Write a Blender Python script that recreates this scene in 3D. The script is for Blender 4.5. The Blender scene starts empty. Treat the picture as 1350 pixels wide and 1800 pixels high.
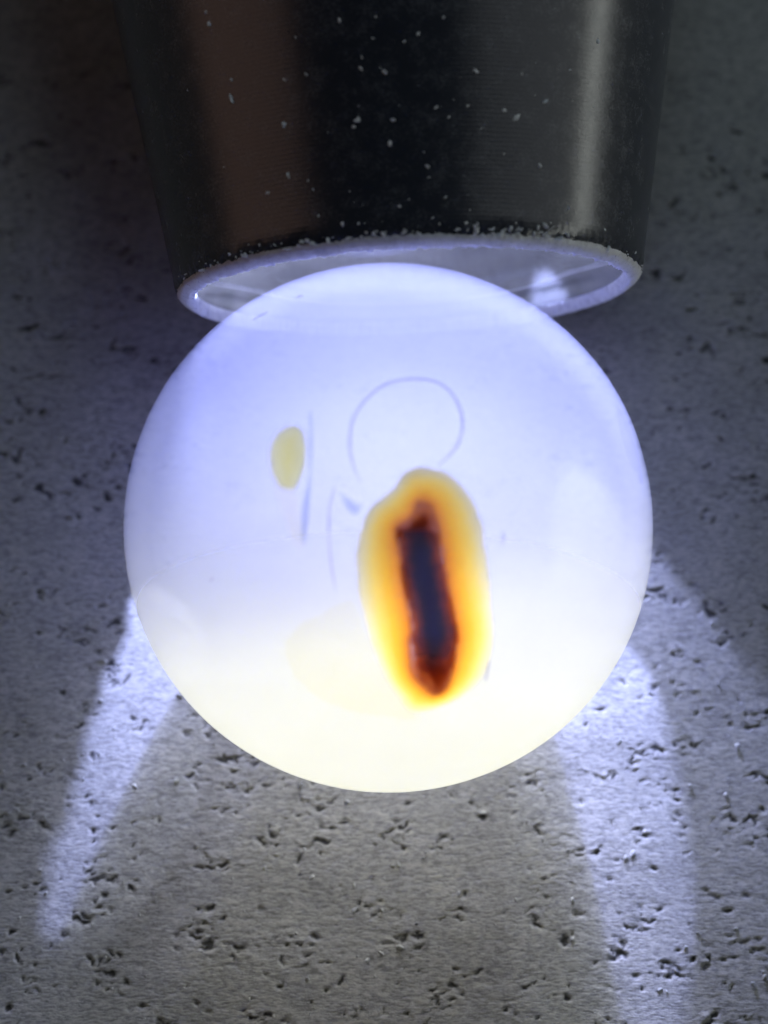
import bpy, bmesh, math, random
import numpy as np
from mathutils import Vector, Matrix

random.seed(7)
rng = np.random.default_rng(11)
R_ = math.radians
MM = 0.001
sc = bpy.context.scene
col = sc.collection

# ------------------------------------------------------------------ camera
ELEV = R_(71.0)                 # camera looks down steeply at the table
PX = 10.0 / 422.0               # millimetres per photo pixel at the bead's depth
DIST = 120.0                    # mm from lens to bead centre
RB = 11.0                       # bead radius in mm
C = np.array([0.0, 0.0, RB])
cd = np.array([0, math.cos(ELEV), -math.sin(ELEV)])
cu = np.array([0, math.sin(ELEV), math.cos(ELEV)])
cr = np.array([1.0, 0, 0])
cam_pos = C - cr * (8 * PX) + cu * (27 * PX) - cd * DIST

def ray(px, py):
    v = cd * DIST + cr * ((px - 675) * PX) + cu * ((900 - py) * PX)
    return v / np.linalg.norm(v)

def ground_at(px, py, z=0.0):
    v = ray(px, py)
    return cam_pos + v * ((z - cam_pos[2]) / v[2])

def bead_at(px, py, rad=RB):
    v = ray(px, py); o = cam_pos - C
    b = o @ v; q = b * b - (o @ o - rad * rad)
    return cam_pos + v * (-b - math.sqrt(max(q, 0.0)))

cam = bpy.data.cameras.new('camera')
cam.sensor_fit = 'VERTICAL'
cam.angle_y = 2 * math.atan(900 * PX / DIST)
cam.clip_start = 0.005
cam.clip_end = 20.0
cam.dof.use_dof = True
cam.dof.focus_distance = 0.1212
cam.dof.aperture_fstop = 26.0
camo = bpy.data.objects.new('camera', cam)
col.objects.link(camo)
camo.matrix_world = Matrix((
    (cr[0], cu[0], -cd[0], cam_pos[0] * MM),
    (cr[1], cu[1], -cd[1], cam_pos[1] * MM),
    (cr[2], cu[2], -cd[2], cam_pos[2] * MM),
    (0, 0, 0, 1)))
sc.camera = camo

# ------------------------------------------------------------------ world: a dim room
w = bpy.data.worlds.new('World'); sc.world = w; w.use_nodes = True
bg = w.node_tree.nodes['Background']
bg.inputs[0].default_value = (0.55, 0.72, 1.0, 1)
bg.inputs[1].default_value = 0.012

sc.view_settings.view_transform = 'Standard'
sc.view_settings.look = 'None'
sc.view_settings.exposure = 0.0
sc.view_settings.gamma = 1.0
sc.view_settings.use_curve_mapping = False
sc.cycles.max_bounces = 18
sc.cycles.diffuse_bounces = 4
sc.cycles.transmission_bounces = 10
sc.cycles.volume_bounces = 9
sc.cycles.transparent_max_bounces = 16
sc.cycles.use_denoising = True
sc.cycles.use_adaptive_sampling = True
sc.cycles.adaptive_threshold = 0.03
sc.cycles.sample_clamp_indirect = 4.0

def aim(o, pos, target):
    p = Vector(pos); o.location = p * MM
    o.rotation_euler = (Vector(target) - p).to_track_quat('-Z', 'Y').to_euler()

def room_light(name, pos, target, sx, sy, power, colour):
    l = bpy.data.lights.new(name, 'AREA'); l.shape = 'RECTANGLE'
    l.size = sx; l.size_y = sy; l.energy = power; l.color = colour
    o = bpy.data.objects.new(name, l); col.objects.link(o)
    aim(o, pos, target); return o

# soft light of the dim room, reflected as long bands in the glossy torch
room_light('room_ceiling_light', (65, 400, 490), (0, 0, 10), 0.16, 0.20, 0.38, (0.62, 0.82, 1.0))
room_light('window_light', (440, 0, 330), (0, 0, 10), 0.26, 0.50, 0.12, (0.92, 0.97, 1.0))
room_light('bright_gap_light', (560, 0, 22), (0, 0, 10), 1.0, 0.04, 0.6, (0.95, 1.0, 0.95))
room_light('warm_room_light', (-470, 0, 190), (0, 0, 10), 0.30, 0.42, 0.11, (1.0, 0.62, 0.48))

# ------------------------------------------------------------------ torch placement
TAPER = R_(10.0)                 # the head widens towards the tail
PITCH = R_(12.2)                 # rim and tail ring rest on the slab, so the mouth leans down
YAW = R_(2.8)                    # the tail swings to the left of the picture
RIM_R = 10.0
F = np.array([0.92, 11.07, RIM_R * math.cos(PITCH)])             # centre of the front rim
ax_back = np.array([-math.sin(YAW) * math.cos(PITCH), math.cos(YAW) * math.cos(PITCH), math.sin(PITCH)])
COOL = (0.43, 0.49, 1.0)                 # edge of the beam
WHITE = (0.60, 0.64, 1.0)                # its centre

def beam(name, pos, yaw, pitch, half, power, blend, size, colour):
    l = bpy.data.lights.new(name, 'SPOT'); l.energy = power; l.color = colour
    l.spot_size = 2 * R_(half); l.spot_blend = blend; l.shadow_soft_size = size * MM
    o = bpy.data.objects.new(name, l); col.objects.link(o)
    y, p = R_(yaw), R_(pitch)
    d = np.array([math.sin(y) * math.cos(p), -math.cos(y) * math.cos(p), -math.sin(p)])
    aim(o, pos, np.array(pos) + d * 10)
    return o
beam('torch_side_beam', (-6.95, 15.7, 12.8), -13.0, 31.0, 9.5, 0.105, 0.2, 0.12, COOL)
beam('torch_side_beam', (4.2, 20.2, 5.8), 19.0, 12.0, 11.0, 0.062, 0.15, 0.2, COOL)
beam('torch_side_beam', (9.62, 15.7, 10.8), -0.5, 24.0, 9.0, 0.085, 0.25, 0.1, COOL)
beam('torch_core_beam', (-1.4, 62.0, 12.5), 1.3, 1.5, 15.5, 1.38, 1.0, 5.0, WHITE)
beam('torch_spill_beam', (-0.2, 27.0, 8.5), 0.0, 0.0, 36.0, 0.072, 0.7, 3.0, WHITE)

# ------------------------------------------------------------------ helpers
def tag(o, label=None, cat=None, group=None, kind=None):
    if label: o['label'] = label
    if cat: o['category'] = cat
    if group: o['group'] = group
    if kind: o['kind'] = kind
    return o

def mesh_obj(name, verts, faces, mat, parent=None, smooth=True, attrs=None):
    """verts in millimetres, world space; parents stand at the origin with no rotation"""
    me = bpy.data.meshes.new(name)
    me.from_pydata([tuple(float(c) * MM for c in v) for v in verts], [], faces)
    if smooth: me.polygons.foreach_set('use_smooth', [True] * len(me.polygons))
    for k, vals in (attrs or {}).items():
        a = me.attributes.new(k, 'FLOAT', 'POINT'); a.data.foreach_set('value', np.asarray(vals, dtype=np.float32))
    me.materials.append(mat)
    me.update()
    o = bpy.data.objects.new(name, me); col.objects.link(o)
    if parent is not None: 
        o.parent = parent
        o.matrix_parent_inverse = Matrix.Translation(-parent.location)
    return o

class NT:
    def __init__(s, name):
        s.m = bpy.data.materials.new(name); s.m.use_nodes = True
        s.t = s.m.node_tree; s.t.nodes.clear(); s.out = s.n('ShaderNodeOutputMaterial')
    def n(s, typ, ins=None, **kw):
        nd = s.t.nodes.new(typ)
        for k, v in kw.items(): setattr(nd, k, v)
        for k, v in (ins or {}).items():
            if isinstance(v, bpy.types.NodeSocket): s.t.links.new(v, nd.inputs[k])
            else: nd.inputs[k].default_value = v
        return nd
    def math(s, op, a, b=0.0, c=0.0, clamp=False):
        return s.n('ShaderNodeMath', {0: a, 1: b, 2: c}, operation=op, use_clamp=clamp).outputs[0]
    def ramp(s, fac, stops, interp='LINEAR'):
        nd = s.n('ShaderNodeValToRGB', {0: fac}); cr_ = nd.color_ramp; cr_.interpolation = interp
        while len(cr_.elements) < len(stops): cr_.elements.new(0.5)
        for e, (p, c) in zip(cr_.elements, stops):
            e.position = p; e.color = (*c, 1) if len(c) == 3 else c
        return nd.outputs[0]
    def mixc(s, fac, a, b, mode='MIX'):
        nd = s.n('ShaderNodeMix', data_type='RGBA', blend_type=mode)
        for i, v in ((0, fac), (6, a), (7, b)):
            if isinstance(v, bpy.types.NodeSocket): s.t.links.new(v, nd.inputs[i])
            else: nd.inputs[i].default_value = v if i == 0 else (*v, 1)[:4]
        return nd.outputs[2]
    def mixs(s, fac, a, b):
        return s.n('ShaderNodeMixShader', {0: fac, 1: a, 2: b}).outputs[0]
    def pos(s, scale=(1000, 1000, 1000)):
        tc = s.n('ShaderNodeNewGeometry').outputs['Position']
        return s.n('ShaderNodeVectorMath', {0: tc, 1: scale}, operation='MULTIPLY').outputs[0]
    def attr(s, name):
        return s.n('ShaderNodeAttribute', attribute_name=name).outputs['Fac']
    def noise(s, vec, scale, detail=3.0, rough=0.5):
        return s.n('ShaderNodeTexNoise', {'Vector': vec, 'Scale': scale, 'Detail': detail, 'Roughness': rough}).outputs[0]
    def surf(s, sh): s.t.links.new(sh, s.out.inputs['Surface']); return s.m

def srgb(r, g, b):
    f = lambda c: (c / 255 / 12.92) if c / 255 <= 0.04045 else ((c / 255 + 0.055) / 1.055) ** 2.4
    return (f(r), f(g), f(b))

# ------------------------------------------------------------------ ground: pitted grey slab
def vnoise(x, y, seed):
    """smooth value noise on arrays"""
    xi = np.floor(x).astype(np.int64); yi = np.floor(y).astype(np.int64)
    fx = x - xi; fy = y - yi
    fx = fx * fx * (3 - 2 * fx); fy = fy * fy * (3 - 2 * fy)
    def h(a, b):
        v = (a * 374761393 + b * 668265263 + seed * 2147483647) & 0xffffffff
        v = ((v ^ (v >> 13)) * 1274126177) & 0xffffffff
        return ((v ^ (v >> 16)) & 0xffff) / 65535.0
    return ((h(xi, yi) * (1 - fx) + h(xi + 1, yi) * fx) * (1 - fy)
            + (h(xi, yi + 1) * (1 - fx) + h(xi + 1, yi + 1) * fx) * fy)

def build_ground():
    fine = 0.075
    xs = np.concatenate([-np.geomspace(1500, 22, 14), np.arange(-21.5, 21.51, fine), np.geomspace(22, 1500, 14)])
    ys = np.concatenate([-np.geomspace(1500, 27, 14), np.arange(-26.5, 27.51, fine), np.geomspace(28, 1500, 14)])
    X, Y = np.meshgrid(xs, ys)
    warpx = X + 0.35 * (vnoise(X * 2.2, Y * 2.2, 5) - .5) + 0.16 * (vnoise(X * 6, Y * 6, 6) - .5)
    warpy = Y + 0.35 * (vnoise(X * 2.2, Y * 2.2, 8) - .5) + 0.16 * (vnoise(X * 6, Y * 6, 9) - .5)
    Z = 0.10 * (vnoise(X * .35, Y * .35, 1) - .5) + 0.022 * (vnoise(X * 1.1, Y * 1.6, 2) - .5) + 0.010 * (vnoise(X * 3, Y * 6, 3) - .5) + 0.010 * (vnoise(X * 7, Y * 9, 13) - .5)
    pit = np.zeros_like(X); lump = np.zeros_like(X)
    dx0 = 14; 
    def stamp(cx, cy, sx, sy, ang, amp, arr, hard=2.2):
        rad = 2.6 * max(sx, sy) + 0.4
        i0, i1 = np.searchsorted(xs, [cx - rad, cx + rad]); j0, j1 = np.searchsorted(ys, [cy - rad, cy + rad])
        if i1 <= i0 or j1 <= j0: return
        a = warpx[j0:j1, i0:i1] - cx; b = warpy[j0:j1, i0:i1] - cy
        u = (a * math.cos(ang) + b * math.sin(ang)) / sx; v = (-a * math.sin(ang) + b * math.cos(ang)) / sy
        arr[j0:j1, i0:i1] = np.maximum(arr[j0:j1, i0:i1], amp * np.exp(-(u * u + v * v) ** (hard / 2)))
    # clusters of chipped pits, small pinholes, short scratches running across
    for k in range(430):
        cx, cy = rng.uniform(-21, 21), rng.uniform(-26, 27)
        s = rng.uniform(.5, 1.4)
        for q in range(rng.integers(3, 13)):
            px_, py_ = cx + rng.normal(0, .48 * s), cy + rng.normal(0, .24 * s)
            r = abs(rng.normal(.045, .045)) * s + .035
            stamp(px_, py_, r * rng.uniform(1, 2.4), r * rng.uniform(.45, .9), rng.normal(0, .35), rng.uniform(.5, 1), pit)
            if rng.random() < .7:
                stamp(px_ + rng.normal(0, .12), py_ + r * 1.0, r * 1.1, r * .6, 0, rng.uniform(.4, 1), lump)
    for k in range(900):
        r = abs(rng.normal(.05, .03)) + .035
        stamp(rng.uniform(-21, 21), rng.uniform(-26, 27), r * rng.uniform(1, 1.8), r, rng.normal(0, .4), rng.uniform(.4, 1), pit)
    for k in range(330):
        stamp(rng.uniform(-21, 21), rng.uniform(-26, 27), rng.uniform(.2, .7), rng.uniform(.03, .05), rng.normal(0, .2), rng.uniform(.15, .4), pit)
    inb = (np.abs(X) < 21.5) & (np.abs(Y) < 27)
    pit *= inb; lump *= inb
    Z = np.where(inb, Z, 0) - 0.11 * pit + 0.06 * lump * (1 - pit)
    # the spots that carry the bead and the torch are the high spots: nothing rises above z = 0 there
    Z -= max(Z.max() * .55, 0)
    nx, ny = len(xs), len(ys)
    co = np.stack([X, Y, Z], -1).reshape(-1, 3) * MM
    me = bpy.data.meshes.new('ground')
    idx = np.arange(nx * ny).reshape(ny, nx)
    quads = np.stack([idx[:-1, :-1], idx[:-1, 1:], idx[1:, 1:], idx[1:, :-1]], -1).reshape(-1, 4)
    me.vertices.add(nx * ny); me.vertices.foreach_set('co', co.astype(np.float32).ravel())
    me.loops.add(quads.size); me.loops.foreach_set('vertex_index', quads.astype(np.int32).ravel())
    me.polygons.add(len(quads)); me.polygons.foreach_set('loop_start', np.arange(0, quads.size, 4, dtype=np.int32))
    me.polygons.foreach_set('use_smooth', np.ones(len(quads), dtype=bool))
    me.update(calc_edges=True)
    for nme, arr in (('pit', pit), ('lump', lump)):
        a = me.attributes.new(nme, 'FLOAT', 'POINT'); a.data.foreach_set('value', arr.astype(np.float32).ravel())
    m = NT('pitted_grey_slab')
    P = m.pos()
    st = m.n('ShaderNodeVectorMath', {0: P, 1: (0.45, 1.6, 1.0)}, operation='MULTIPLY').outputs[0]
    n1 = m.noise(P, 0.35, 4); n2 = m.noise(st, 2.6, 5, .68); n3 = m.noise(P, 14.0, 2, .6); n4 = m.noise(st, 7.0, 3, .75)
    base = m.ramp(n1, [(.3, (.45, .44, .405)), (.7, (.55, .535, .49))])
    base = m.mixc(m.math('MULTIPLY', m.ramp(n2, [(.34, (1, 1, 1)), (.50, (0, 0, 0))]), .50), base, (.15, .151, .148))
    base = m.mixc(m.math('MULTIPLY', m.ramp(n4, [(.38, (1, 1, 1)), (.56, (0, 0, 0))]), .75), base, (.16, .16, .155))
    base = m.mixc(m.math('MULTIPLY', m.ramp(n3, [(.56, (0, 0, 0)), (.72, (1, 1, 1))]), .35), base, (.60, .59, .56))
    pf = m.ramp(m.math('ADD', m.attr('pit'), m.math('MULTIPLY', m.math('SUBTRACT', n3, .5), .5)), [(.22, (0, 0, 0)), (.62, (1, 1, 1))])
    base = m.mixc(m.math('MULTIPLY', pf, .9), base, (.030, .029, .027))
    lf = m.ramp(m.math('MULTIPLY', m.attr('lump'), n3), [(.3, (0, 0, 0)), (.5, (1, 1, 1))])
    base = m.mixc(m.math('MULTIPLY', lf, .6), base, (.46, .46, .43))
    hgt = m.math('ADD', m.math('MULTIPLY', n2, .022), m.math('ADD', m.math('MULTIPLY', n3, .014), m.math('MULTIPLY', n4, .034)))
    bmp = m.n('ShaderNodeBump', {'Strength': .8, 'Distance': .001, 'Height': hgt})
    b = m.n('ShaderNodeBsdfPrincipled', {'Base Color': base, 'Roughness': .7, 'Specular IOR Level': .3, 'Normal': bmp.outputs[0]})
    me.materials.append(m.surf(b.outputs[0]))
    o = bpy.data.objects.new('ground', me); col.objects.link(o)
    return tag(o, kind='structure')
build_ground()

# ------------------------------------------------------------------ torch
def frame_of(axis):
    a = Vector(axis).normalized(); x = Vector((1, 0, 0)); x = (x - a * x.dot(a)).normalized(); z = x.cross(a).normalized()
    return np.array(x), np.array(a), np.array(z)
FX, FA, FZ = frame_of(ax_back)

def lathe(name, prof, mat, parent, seg=192, jitter=None, attrs=None, closed=False):
    """prof: list of (distance behind the rim, radius) in mm"""
    vs, fs = [], []
    n = len(prof)
    for i in range(seg):
        t = 2 * math.pi * i / seg
        for j, (s, r) in enumerate(prof):
            ds, dr = jitter(t, j) if jitter else (0, 0)
            vs.append(F + FA * (s + ds) + (FX * math.sin(t) + FZ * math.cos(t)) * (r + dr))
    for i in range(seg):
        k = (i + 1) % seg
        for j in range(n - 1 if not closed else n):
            l = (j + 1) % n
            fs.append((i * n + j, k * n + j, k * n + l, i * n + l))
    return mesh_obj(name, vs, fs, mat, parent, attrs=attrs)

tt = math.tan(TAPER)
# glossy black lacquer with fine turning lines
m = NT('black_gloss_lacquer')
P = m.pos()
rel = m.n('ShaderNodeVectorMath', {0: P, 1: tuple(F)}, operation='SUBTRACT').outputs[0]
along = m.n('ShaderNodeVectorMath', {0: rel, 1: tuple(FA)}, operation='DOT_PRODUCT').outputs['Value']
lines = m.math('SINE', m.math('MULTIPLY', along, 34.0))
nz = m.noise(P, 1.2, 5, .6); nf = m.noise(P, 9.0, 3, .6)
hgt = m.math('ADD', m.math('MULTIPLY', lines, .0020), m.math('MULTIPLY', nf, .012))
bmp = m.n('ShaderNodeBump', {'Strength': .5, 'Distance': .001, 'Height': hgt})
rough = m.math('ADD', .17, m.math('MULTIPLY', nz, .16))
scuff = m.ramp(m.math('MULTIPLY', nf, nz), [(.24, (.034, .038, .050)), (.46, (.12, .125, .14))])
b = m.n('ShaderNodeBsdfPrincipled', {'Base Color': scuff, 'Roughness': rough, 'Specular IOR Level': 1.0, 'Normal': bmp.outputs[0]})
LACQ = m.surf(b.outputs[0])

m = NT('worn_bare_rim')
P = m.pos(); n1 = m.noise(P, 2.5, 6, .7); n2 = m.noise(P, 9, 4, .6)
c = m.ramp(n1, [(.3, (.60, .60, .62)), (.5, (.86, .86, .88)), (.75, (.90, .90, .91))])
c = m.mixc(m.ramp(n2, [(.62, (0, 0, 0)), (.72, (.8, .8, .8))]), c, (.16, .10, .09))
bmp = m.n('ShaderNodeBump', {'Strength': .7, 'Distance': .001, 'Height': m.math('MULTIPLY', n2, .06)})
b = m.n('ShaderNodeBsdfPrincipled', {'Base Color': c, 'Roughness': .55, 'Normal': bmp.outputs[0]})
RIMM = m.surf(b.outputs[0])

m = NT('satin_reflector')
P = m.pos(); n1 = m.noise(P, .5, 4, .5); n2 = m.noise(P, 7, 4, .6)
c = m.ramp(n1, [(.35, (.15, .152, .15)), (.6, (.24, .242, .24))])
c = m.mixc(m.ramp(n2, [(.68, (0, 0, 0)), (.75, (.6, .6, .6))]), c, (.12, .12, .12))
b = m.n('ShaderNodeBsdfPrincipled', {'Base Color': c, 'Roughness': .5})
REFL = m.surf(b.outputs[0])

m = NT('led_phosphor')
P = m.pos(); n1 = m.noise(P, 2, 2)
b = m.n('ShaderNodeBsdfPrincipled', {'Base Color': (.85, .75, .25, 1), 'Roughness': m.math('ADD', .4, m.math('MULTIPLY', n1, .2)),
        'Emission Color': (*COOL, 1), 'Emission Strength': 2.0})
LEDM = m.surf(b.outputs[0])

torch = bpy.data.objects.new('flashlight', None); col.objects.link(torch)
torch.location = Vector(F) * MM
tag(torch, 'black glossy tapered flashlight with a worn pale rim, lying behind the glowing bead', 'flashlight')
bpy.context.view_layer.update()

def nz1(t, f, seed): return float(vnoise(np.array([math.cos(t) * f + 50.0]), np.array([math.sin(t) * f + 50.0]), seed)[0]) - .5
prof = [(0.44, RIM_R - .02), (0.54, RIM_R + .055), (0.7, RIM_R + .7 * tt + .03)]
s = 1.2
while s < 80: prof.append((s, RIM_R + s * tt)); s += 2.0 if s < 30 else 8.0
prof += [(81.0, RIM_R + 79 * tt - .4), (81.6, RIM_R + 79 * tt - 1.4), (81.8, 0.01)]
tail_r = RIM_R + 78 * tt + 78 * (math.tan(PITCH) - tt)
def bodyjit(t, j):
    if j < 2: return (0.12 * nz1(t, 45, 4) + .16 * nz1(t, 12, 5) + .07 * nz1(t, 110, 6), 0.03 * nz1(t, 40, 7) * j)
    return (0, 0)
lathe('body', prof, LACQ, torch, seg=800, jitter=bodyjit)
rimprof = [(0.52, RIM_R - .04), (0.34, RIM_R + .02), (0.16, RIM_R - .14), (0.02, RIM_R - .38), (0.03, RIM_R - .60), (0.6, RIM_R - .72)]
def rimjit(t, j):
    a = .10 * nz1(t, 24, 11 + j) + .16 * nz1(t, 70, 31 + j) + .10 * nz1(t, 150, 51 + j)
    return (a * (.6 if 0 < j < 5 else 0), .8 * a * (1 if 0 < j < 5 else 0))
rim = lathe('rim', rimprof, RIMM, torch, seg=1000, jitter=rimjit)
rim['label'] = 'chipped pale bare rim'
inn = RIM_R - .72
lathe('reflector', [(0.55, inn), (1.2, inn - .1), (2.4, inn - .12), (5, inn + .15), (12, inn + 1.0), (24, inn + 2.3), (60, inn + 7.0), (60.6, inn + 6.8), (60.6, 0.01)], REFL, torch, seg=160)
m = NT('lens_glass')
P = m.pos(); n1 = m.noise(P, 3.0, 4, .6)
geo = m.n('ShaderNodeNewGeometry')
cs = m.math('ABSOLUTE', m.n('ShaderNodeVectorMath', {0: geo.outputs['Incoming'], 1: geo.outputs['Normal']}, operation='DOT_PRODUCT').outputs['Value'])
fr = m.math('ADD', .05, m.math('MULTIPLY', .95, m.math('POWER', m.math('SUBTRACT', 1.0, cs), 5.0)))     # thin-glass Fresnel
gl = m.n('ShaderNodeBsdfGlossy', {'Color': (1, 1, 1, 1), 'Roughness': m.math('MULTIPLY', n1, .12)}).outputs[0]
cl = m.n('ShaderNodeBsdfTransparent', {'Color': (.97, .98, .98, 1)}).outputs[0]
LENS = m.surf(m.mixs(fr, cl, gl))
lathe('lens', [(0.85, 0.01), (0.83, 3.0), (0.78, 6.0), (0.68, inn - .02), (1.15, inn - .06), (1.28, 6.0), (1.35, 0.01)], LENS, torch, seg=160)
lathe('tail_ring', [(74.0, RIM_R + 73.5 * tt), (74.6, tail_r - .6), (75.4, tail_r - .06), (78.0, tail_r), (79.0, tail_r - .5), (79.6, RIM_R + 78 * tt)], LACQ, torch, seg=160)
lathe('led_emitter', [(58.0, 0.01), (58.0, 1.5), (58.1, 1.7), (60.5, 1.7)], LEDM, torch, seg=32)

# ------------------------------------------------------------------ bead
def dist_poly(px, py, poly):
    """distance in pixels to a closed polygon outline, and inside flag (arrays)"""
    px = np.asarray(px, float); py = np.asarray(py, float)
    A = np.asarray(poly, float); B = np.roll(A, -1, 0)
    d = np.full(px.shape, 1e9); ins = np.zeros(px.shape, bool)
    for (ax, ay), (bx, by) in zip(A, B):
        ex, ey = bx - ax, by - ay
        t = np.clip(((px - ax) * ex + (py - ay) * ey) / max(ex * ex + ey * ey, 1e-9), 0, 1)
        d = np.minimum(d, np.hypot(px - ax - t * ex, py - ay - t * ey))
        cnd = ((ay > py) != (by > py))
        xin = ax + (py - ay) / (by - ay if by != ay else 1e-9) * ex
        ins ^= cnd & (px < xin)
    return d, ins

def spline(poly, n=96):
    """closed Catmull-Rom through the points, resampled to n"""
    p = np.asarray(poly, float); m_ = len(p); out = []
    for i in range(n):
        u = i / n * m_; k = int(u); f = u - k
        a, b_, c_, d_ = p[(k - 1) % m_], p[k % m_], p[(k + 1) % m_], p[(k + 2) % m_]
        out.append(.5 * ((2 * b_) + (c_ - a) * f + (2 * a - 5 * b_ + 4 * c_ - d_) * f * f + (3 * b_ - a - 3 * c_ + d_) * f ** 3))
    return np.array(out)

AMBER = spline(n=140, poly=[(742, 821), (790, 832), (824, 868), (846, 915), (856, 975), (866, 1060), (869, 1110), (860, 1165), (838, 1205), (790, 1236),
                (727, 1254), (700, 1225), (672, 1180), (645, 1110), (630, 1040), (626, 985), (632, 935), (652, 892), (690, 858), (714, 828)])
CORE = spline([(735, 884), (757, 890), (768, 925), (778, 975), (786, 1030), (797, 1085), (803, 1115), (796, 1165), (786, 1205), (764, 1221),
               (742, 1205), (722, 1180), (719, 1140), (722, 1100), (715, 1050), (706, 990), (699, 940), (702, 925), (724, 908)])
YEL = spline([(510, 742), (534, 748), (545, 778), (541, 822), (524, 862), (494, 864), (476, 842), (468, 800), (480, 760)], 64)
TAIL = spline([(480, 846), (520, 850), (533, 900), (540, 945), (531, 973), (512, 955), (492, 905)], 64)
STREAK = spline([(542, 722), (550, 728), (552, 790), (549, 860), (543, 930), (535, 965), (527, 940), (529, 890), (540, 840), (541, 780)], 64)
PALE = spline([(588, 1062), (625, 1055), (660, 1150), (712, 1235), (735, 1262), (690, 1266), (620, 1255), (550, 1225), (510, 1180), (497, 1135), (520, 1100), (560, 1078)], 96)
WISP = spline([(592, 856), (606, 866), (628, 882), (640, 884), (632, 905), (618, 906), (603, 890)], 48)
FACET = spline([(1083, 712), (1092, 720), (1108, 755), (1122, 800), (1131, 845), (1127, 851), (1108, 815), (1092, 770), (1084, 735)], 64)

CORE_WIDE = CORE.mean(0) + (CORE - CORE.mean(0)) * np.array([1.16, 1.03])
m = NT('milky_translucent_bead')
P = m.pos()
n1 = m.noise(P, .16, 3, .5); n2 = m.noise(P, 6.0, 2, .5)
tcol = m.ramp(n1, [(.3, (.96, .90, .50)), (.7, (.99, .93, .56))])
tr = m.n('ShaderNodeBsdfTranslucent', {'Color': tcol}).outputs[0]
df = m.n('ShaderNodeBsdfDiffuse', {'Color': (.86, .88, .95, 1)}).outputs[0]
cl = m.n('ShaderNodeBsdfTransparent', {'Color': (1, 1, 1, 1)}).outputs[0]
body = m.mixs(.06, tr, df)
sep = m.n('ShaderNodeSeparateXYZ', {0: P}).outputs[1]
clear = m.n('ShaderNodeMapRange', {'Value': sep, 'From Min': -11.0, 'From Max': 2.0, 'To Min': .28, 'To Max': 1.0}, interpolation_type='SMOOTHSTEP').outputs[0]  # shell milkier away from the torch, painting in the bright far end
body = m.mixs(clear, body, cl)
body = m.mixs(m.attr('window'), body, cl)
# density graded away from the torch, imitating light focused on the far side
cloud = m.n('ShaderNodeMapRange', {'Value': sep, 'From Min': -5.0, 'From Max': 11.0, 'To Min': 122.0, 'To Max': 40.0}).outputs[0]
rad = m.n('ShaderNodeVectorMath', {0: P, 1: tuple(C)}, operation='DISTANCE').outputs['Value']
skin = m.n('ShaderNodeMapRange', {'Value': rad, 'From Min': RB * .90, 'From Max': RB * .98, 'To Min': 0.0, 'To Max': 270.0}).outputs[0]
skin = m.math('MULTIPLY', skin, m.n('ShaderNodeMapRange', {'Value': sep, 'From Min': 0.0, 'From Max': 10.0, 'To Min': 1.0, 'To Max': .08}).outputs[0])  # outer skin brightens the limb; thinned torchward to dim the cap
cloud = m.math('ADD', cloud, skin)
vs_ = m.n('ShaderNodeVolumeScatter', {'Color': (.64, .68, 1.0, 1), 'Density': cloud, 'Anisotropy': 0.5})
cap_shade = m.n('ShaderNodeMapRange', {'Value': sep, 'From Min': 2.0, 'From Max': 11.0, 'To Min': 0.0, 'To Max': 200.0}).outputs[0]  # added absorption that shades the over-lit cap on the torch side
va_ = m.n('ShaderNodeVolumeAbsorption', {'Color': (.45, .46, .74, 1), 'Density': cap_shade})
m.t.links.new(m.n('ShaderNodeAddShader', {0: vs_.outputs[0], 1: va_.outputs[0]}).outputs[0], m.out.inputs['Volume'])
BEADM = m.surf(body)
BEADM.cycles.volume_step_rate = 1.0

def build_bead():
    seg, rings = 384, 256
    vs, fs = [], []
    # mesh pole along the camera's line of sight, so that the seams stay out of view
    zax = -cd; xax = cr; yax = cu
    dirs = []
    for j in range(rings + 1):
        th = math.pi * j / rings
        for i in range(seg):
            ph = 2 * math.pi * i / seg
            dirs.append(xax * (math.sin(th) * math.cos(ph)) + yax * (math.sin(th) * math.sin(ph)) + zax * math.cos(th))
    dirs = np.array(dirs)
    r = RB * (1 + 0.006 * (vnoise(dirs[:, 0] * 1.3 + 9, dirs[:, 1] * 1.3 + dirs[:, 2] + 9, 3) - .5))
    pts = C + dirs * r[:, None]
    # a small flat ground into the right flank
    fn = np.array(bead_at(1118, 790) - C); fn = fn / np.linalg.norm(fn) + np.array([.22, 0, -.05]); fn /= np.linalg.norm(fn)
    ex = np.maximum((dirs @ fn) * r - RB * .987, 0)
    pts = pts - fn * ex[:, None]
    for j in range(rings):
        for i in range(seg):
            k = (i + 1) % seg
            fs.append((j * seg + i, (j + 1) * seg + i, (j + 1) * seg + k, j * seg + k))
    # picture-plane coordinates of each point on the near half
    q = pts - cam_pos; dep = q @ cd
    X = 675 + (q @ cr) / dep * DIST / PX; Y = 900 - (q @ cu) / dep * DIST / PX
    front = (dirs @ (-cd)) > .1
    win = np.zeros(len(pts))
    for poly in (AMBER, YEL):
        d, ins = dist_poly(X, Y, poly)
        win = np.maximum(win, np.where(ins & front & (d > 5), 1.0, 0.0))
    return pts, fs, win
root = bpy.data.objects.new('bead', None); col.objects.link(root)
root.location = Vector((0, 0, 0))
tag(root, 'round milky glowing bead with an amber and black inclusion, lit from behind', 'bead')
bpy.context.view_layer.update()
pts, fs, win = build_bead()
shell = mesh_obj('sphere', pts, fs, BEADM, root, attrs={'window': win})

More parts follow.
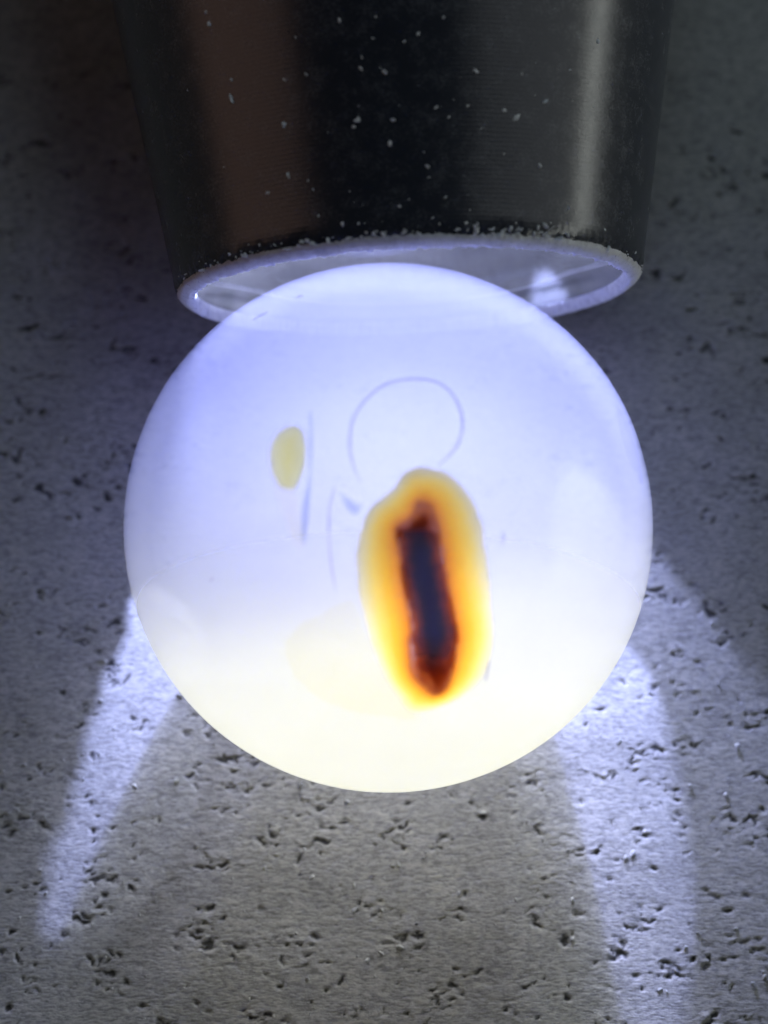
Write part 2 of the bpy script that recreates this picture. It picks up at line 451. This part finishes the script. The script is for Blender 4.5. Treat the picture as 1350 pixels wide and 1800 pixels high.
def inclusion(name, poly, mat, parent, lift, depth, rings=28, core=None, ends=False):
    """a lens of stone let into the bead: its top follows the bead's curve, its underside bulges inward"""
    poly = np.asarray(poly); n = len(poly); cen = poly.mean(0)
    top, edge, corev = [], [], []
    pxs = [cen]
    for j in range(1, rings + 1):
        f = j / rings
        for p in poly: pxs.append(cen + (p - cen) * f)
    pxs = np.array(pxs)
    de, _ = dist_poly(pxs[:, 0], pxs[:, 1], poly); de[-n:] = 0
    tn = de / max(de.max(), 1e-6); cov = np.zeros(len(pxs))
    if core is not None:
        dc, ic = dist_poly(pxs[:, 0], pxs[:, 1], core)
        av = (pxs[:, 1] - core[:, 1].min()) / np.ptp(core[:, 1])
        cov = np.where(ic, np.clip((dc + 1) / 11, 0, 1), 0) * np.clip((av - .10) / .14, 0, 1) * np.clip((.88 - av) / .2, 0, 1) * .86
        dc = np.where(ic, 0, dc)
        tn = 1 - dc / (dc + de + 1e-6)
    if ends:
        av = (pxs[:, 1] - pxs[:, 1].min()) / np.ptp(pxs[:, 1])
        tn = tn * np.clip(av / .26, .25, 1) * np.clip((1 - av) / .34, .30, 1)
    vs = []
    dl = np.sqrt(np.clip(de / max(de.max(), 1e-6), 0, 1))
    for k, p in enumerate(pxs): vs.append(bead_at(p[0], p[1], RB + lift * (1 - .0)))
    N = len(pxs)
    bottom = []
    for k, p in enumerate(pxs[:-n]):
        q = vs[k]; bottom.append(C + (q - C) * (1 - (lift + depth * dl[k]) / RB))
    vs_all = vs + bottom
    fs = []
    def vi(j, i): return 0 if j == 0 else 1 + (j - 1) * n + i % n
    def bi(j, i): return vi(j, i) if j == rings else N + vi(j, i)
    for i in range(n):
        fs.append((vi(0, 0), vi(1, i + 1), vi(1, i)))
        fs.append((bi(0, 0), bi(1, i), bi(1, i + 1)))
        for j in range(1, rings):
            fs.append((vi(j, i), vi(j, i + 1), vi(j + 1, i + 1), vi(j + 1, i)))
            fs.append((bi(j, i), bi(j + 1, i), bi(j + 1, i + 1), bi(j, i + 1)))
    under = np.concatenate([np.zeros(N), np.ones(N - n)])
    tv = np.concatenate([tn, tn[:-n]])
    return mesh_obj(name, vs_all, fs, mat, parent, attrs={'inward': tv, 'under': under, 'cover': np.concatenate([cov, cov[:-n]])})

def stone(name, stops, noise_amt=.12, clear_edge=.12, opac=.97, scale=5.0, interp='LINEAR', hollow=False):
    m = NT(name); P = m.pos()
    n1 = m.noise(P, scale, 4, .65); n2 = m.noise(P, .7, 2)
    t = m.math('ADD', m.attr('inward'), m.math('MULTIPLY', m.math('SUBTRACT', n1, .5), noise_amt))
    t = m.math('ADD', t, m.math('MULTIPLY', m.math('SUBTRACT', n2, .5), noise_amt * .8))
    c = m.ramp(t, stops, interp)
    tr = m.n('ShaderNodeBsdfTranslucent', {'Color': c}).outputs[0]
    cl = m.n('ShaderNodeBsdfTransparent', {'Color': (1, 1, 1, 1)}).outputs[0]
    op = m.n('ShaderNodeMapRange', {'Value': t, 'From Min': 0.0, 'From Max': clear_edge, 'To Min': 0.0, 'To Max': opac}, interpolation_type='SMOOTHSTEP').outputs[0]
    if hollow:        # thins out over the dark core
        op = m.math('MULTIPLY', op, m.math('SUBTRACT', 1.0, m.attr('cover')))
    op = m.math('MULTIPLY', op, m.math('SUBTRACT', 1.0, m.attr('under')))
    return m.surf(m.mixs(op, cl, tr))

AMB = stone('amber_stone', [(0.0, (.90, .80, .46)), (.14, (.90, .75, .30)), (.34, (.96, .66, .10)), (.60, (.94, .48, .02)), (.84, (.82, .29, .008)), (.95, (.60, .16, .008)), (1.0, (.36, .08, .008))], .10, .07, .97, 2.5, hollow=True)
COREM = stone('dark_stone', [(0.0, (.60, .20, .01)), (.16, (.34, .07, .012)), (.34, (.10, .022, .02)), (.60, (.020, .014, .026)), (.8, (.010, .010, .028))], .34, .22, .985, 3.0)
YELM = stone('pale_yellow_stone', [(0.0, (1.0, .96, .72)), (.30, (1.0, .92, .36)), (1.0, (1.0, .88, .22))], .16, .35, .93, 1.5)
amb = inclusion('amber_inclusion', AMBER, AMB, root, .034, 1.6, 60, core=CORE)
amb['label'] = 'long honey amber inclusion with pale yellow edges'
core = inclusion('dark_core', CORE_WIDE, COREM, amb, .016, .9, 24, ends=True)
core['label'] = 'blackish red core inside the amber'
yel = inclusion('yellow_inclusion', YEL, YELM, root, .012, .9, 20)
yel['label'] = 'small pale yellow inclusion'


# faint features of the stone: pale tail and grey streak by the yellow spot, pale lens, grey wisp, hairline ring
def veil(name, colour, op, edge):
    m = NT(name); P = m.pos(); n1 = m.noise(P, 1.4, 4, .6)
    t = m.math('ADD', m.attr('inward'), m.math('MULTIPLY', m.math('SUBTRACT', n1, .5), .15))
    tr = m.n('ShaderNodeBsdfTranslucent', {'Color': (*colour, 1)}).outputs[0]
    cl = m.n('ShaderNodeBsdfTransparent', {'Color': (1, 1, 1, 1)}).outputs[0]
    o_ = m.n('ShaderNodeMapRange', {'Value': t, 'From Min': .02, 'From Max': edge, 'To Min': 0.0, 'To Max': op}, interpolation_type='SMOOTHSTEP').outputs[0]
    o_ = m.math('MULTIPLY', o_, m.math('SUBTRACT', 1.0, m.attr('under')))
    return m.surf(m.mixs(o_, cl, tr))
def tinted(name, colour, op, edge):
    """a clear inclusion that only dims what shines through it"""
    m = NT(name); P = m.pos(); n1 = m.noise(P, 1.8, 4, .6)
    t = m.math('ADD', m.attr('inward'), m.math('MULTIPLY', m.math('SUBTRACT', n1, .5), .2))
    o_ = m.n('ShaderNodeMapRange', {'Value': t, 'From Min': .0, 'From Max': edge, 'To Min': 0.0, 'To Max': op}, interpolation_type='SMOOTHSTEP').outputs[0]
    o_ = m.math('MULTIPLY', o_, m.math('SUBTRACT', 1.0, m.attr('under')))
    c = m.mixc(o_, (1, 1, 1), colour)
    return m.surf(m.n('ShaderNodeBsdfTransparent', {'Color': c}).outputs[0])
GREYV = tinted('grey_veil', (.60, .64, .78), .85, .7)
TAILV = tinted('pale_yellow_veil', (1.0, .96, .80), .8, .5)
PALEV = tinted('cream_veil', (1.0, .98, .88), 1.0, .10)
HAIRV = tinted('hairline', (.58, .55, .68), .85, .6)
inclusion('pale_tail', TAIL, TAILV, yel, .010, .5, 12)
inclusion('grey_streak', STREAK, GREYV, root, .014, .4, 12)
inclusion('pale_cloud', PALE, PALEV, root, .008, 1.0, 16)
inclusion('grey_wisp', WISP, GREYV, root, .010, .3, 10)
inclusion('flat_facet', FACET, tinted('facet_edge', (.93, .93, 1.0), .9, .15), shell, .010, .3, 10)

def hairline(name, pts_px, width, parent, lift=.012):
    p = np.asarray(pts_px, float); n = len(p); w_ = width * np.interp(np.arange(n), [0, n * .15, n * .85, n - 1], [.25, 1, 1, .2])
    tang = np.gradient(p, axis=0); nor = np.stack([-tang[:, 1], tang[:, 0]], -1); nor /= np.linalg.norm(nor, axis=1)[:, None]
    poly = np.concatenate([p + nor * w_[:, None] / 2, (p - nor * w_[:, None] / 2)[::-1]])
    vs = []; att = []
    for off in (-.5, 0, .5):
        for q, ww, nn in zip(p, w_, nor): vs.append(bead_at(*(q + nn * ww * off), RB + lift)); att.append(1.0 if off == 0 else 0.0)
    base = len(vs)
    for q in p: v = bead_at(*q, RB - .12); vs.append(v); att.append(0.0)
    fs = []
    for i in range(n - 1):
        for k in range(2): fs.append((k * n + i, (k + 1) * n + i, (k + 1) * n + i + 1, k * n + i + 1))
        fs.append((i, i + 1, base + i + 1, base + i)); fs.append((2 * n + i, base + i, base + i + 1, 2 * n + i + 1))
    return mesh_obj(name, vs, fs, HAIRV, parent, attrs={'inward': att, 'under': [0] * base + [1] * n})
def open_spline(poly, n):
    p = np.asarray(poly, float); p = np.vstack([2 * p[0] - p[1], p, 2 * p[-1] - p[-2]]); m_ = len(p) - 3; out = []
    for i in range(n):
        u = i / (n - 1) * m_; k = min(int(u), m_ - 1); f = u - k; a, b_, c_, d_ = p[k:k + 4]
        out.append(.5 * ((2 * b_) + (c_ - a) * f + (2 * a - 5 * b_ + 4 * c_ - d_) * f * f + (3 * b_ - a - 3 * c_ + d_) * f ** 3))
    return np.array(out)
hairline('hairline_ring', open_spline([(634, 848), (620, 815), (615, 775), (622, 735), (645, 700), (680, 675), (730, 666), (775, 675), (803, 705), (813, 745), (805, 780), (785, 805), (768, 822)], 90), 7.0, shell)
hairline('hairline_crack', open_spline([(590, 1040), (582, 990), (578, 930), (581, 885), (592, 850)], 40), 5.0, shell)
hairline('hairline_crack', open_spline([(884, 935), (885, 945), (883, 958)], 10), 5.0, shell)
hairline('hairline_crack', open_spline([(860, 1160), (857, 1180), (853, 1197)], 12), 6.0, shell)
for pp in ([(443, 564), (455, 556), (472, 548)], [(368, 1022), (372, 1019), (375, 1015)], [(520, 524), (528, 520), (533, 521)]):
    hairline('scratch', open_spline(pp, 12), 3.5, shell)

# ------------------------------------------------------------------ dust and lint on the torch, grit on the slab
def lump_mesh(name, r, seed):
    bm = bmesh.new(); bmesh.ops.create_icosphere(bm, subdivisions=1, radius=r)
    rr = random.Random(seed)
    for v in bm.verts: v.co *= rr.uniform(.65, 1.25)
    return bm
def grain_cloud(name, spots, mat, parent, kind):
    """spots: (point mm, radius mm, stretch)"""
    vs, fs = [], []
    for q, (p, r, st) in enumerate(spots):
        bm = lump_mesh('g', 1.0, q); bm.verts.index_update(); o = len(vs)
        rot = Matrix.Rotation(random.uniform(0, 6.28), 3, 'Z') @ Matrix.Rotation(random.uniform(-.5, .5), 3, 'X')
        for v in bm.verts:
            c = rot @ Vector((v.co.x * r * st, v.co.y * r, v.co.z * r * .6)); vs.append((p[0] + c.x, p[1] + c.y, p[2] + c.z))
        for f in bm.faces: fs.append(tuple(o + v.index for v in f.verts))
        bm.free()
    ob = mesh_obj(name, vs, fs, mat, parent, smooth=False); tag(ob, kind=kind); return ob
m = NT('pale_dust'); P = m.pos(); n1 = m.noise(P, 3.0, 2)
b = m.n('ShaderNodeBsdfPrincipled', {'Base Color': m.ramp(n1, [(.3, (.55, .55, .55)), (.6, (.92, .92, .90))]), 'Roughness': .35})
DUSTM = m.surf(b.outputs[0])
def on_torch(s_, t_, lift=0.0):
    r = RIM_R + s_ * tt + lift
    return F + FA * s_ + (FX * math.sin(t_) + FZ * math.cos(t_)) * r
def torch_px(px, py):
    """the point of the torch's upper side seen at a photo pixel"""
    v = ray(px, py); best = None
    for k in range(400):
        p = cam_pos + v * (90 + k * .12); q = p - F; s_ = q @ FA; rad_ = np.linalg.norm(q - FA * s_)
        if rad_ <= RIM_R + s_ * tt: return p
    return None
spots = []
def dust_at(px, py, r, st=1.0):
    p = torch_px(px, py)
    if p is not None: spots.append((p, r, st))
for (px, py, r) in [(540, 130, .16), (800, 103, .17), (905, 205, .22), (936, 172, .20), (957, 178, .16), (845, 222, .14), (702, 362, .13), (686, 395, .20), (691, 399, .18), (500, 218, .16), (622, 222, .12), (633, 250, .15), (692, 210, .16), (820, 340, .10), (885, 270, .10), (1050, 72, .14), (688, 12, .14), (655, 64, .14),
                    (370, 40, .18), (365, 20, .14), (948, 290, .12), (1010, 210, .12), (850, 70, .1), (640, 205, .10), (678, 250, .10), (408, 140, .12)]:
    dust_at(px, py, r * .85, random.uniform(1, 1.7))
rd = random.Random(5)
for k in range(170):
    dust_at(min(max(rd.gauss(700, 190), 330), 1060), rd.uniform(5, 425), min(.11, .022 + rd.expovariate(28)), rd.uniform(1, 2.8))
for k in range(150):                         # crumbs along the worn lip
    t_ = rd.gauss(0, .55); s_ = .35 + abs(rd.gauss(0, .28))
    spots.append((on_torch(s_, t_, .01), abs(rd.gauss(0, .04)) + .015, rd.uniform(1, 2.4)))
grain_cloud('dust', spots, DUSTM, torch, 'stuff')
def lint(name, a_px, b_px, bow):
    A = torch_px(*a_px); B = torch_px(*b_px); M_ = (A + B) / 2 + np.array([bow, bow, .25]); vs, fs = [], []
    n = 14
    for i in range(n):
        f = i / (n - 1); c = A * (1 - f) ** 2 + 2 * M_ * f * (1 - f) + B * f * f + np.array([0, 0, .03])
        for k in range(5):
            a_ = k * 6.283 / 5; vs.append(c + np.array([math.cos(a_), 0, math.sin(a_)]) * .022)
    for i in range(n - 1):
        for k in range(5): fs.append((i * 5 + k, i * 5 + (k + 1) % 5, (i + 1) * 5 + (k + 1) % 5, (i + 1) * 5 + k))
    return mesh_obj(name, vs, fs, DUSTM, torch)
lint('lint', (956, 416), (975, 398), .1)

g = bpy.data.objects['ground']
m = NT('pale_grit'); P = m.pos(); n1 = m.noise(P, 2.0, 2)
b = m.n('ShaderNodeBsdfPrincipled', {'Base Color': m.ramp(n1, [(.35, (.30, .30, .28)), (.7, (.62, .62, .58))]), 'Roughness': .6})
GRITM = m.surf(b.outputs[0])
gs = []
for (px, py, r) in [(527, 1380, .20), (1113, 1500, .20), (1100, 1508, .16), (465, 1525, .14), (1295, 1310, .16), (1160, 1740, .14), (690, 1522, .15), (206, 796, .13), (330, 1255, .10), (1205, 1665, .14)]:
    gs.append((ground_at(px, py), r * .7, 1.4))
for k in range(650):
    p = np.array([rd.uniform(-20, 20), rd.uniform(-24, 24), 0.0])
    if p[0] ** 2 + p[1] ** 2 < 9 or (p[1] > 9 and abs(p[0]) < 16): continue
    gs.append((p, .02 + min(rd.expovariate(30), .1), rd.uniform(1, 1.8)))
gp = grain_cloud('grit', gs, GRITM, None, 'stuff')
tag(gp, 'pale sand-like specks scattered over the grey slab in front of the flashlight', 'grit')
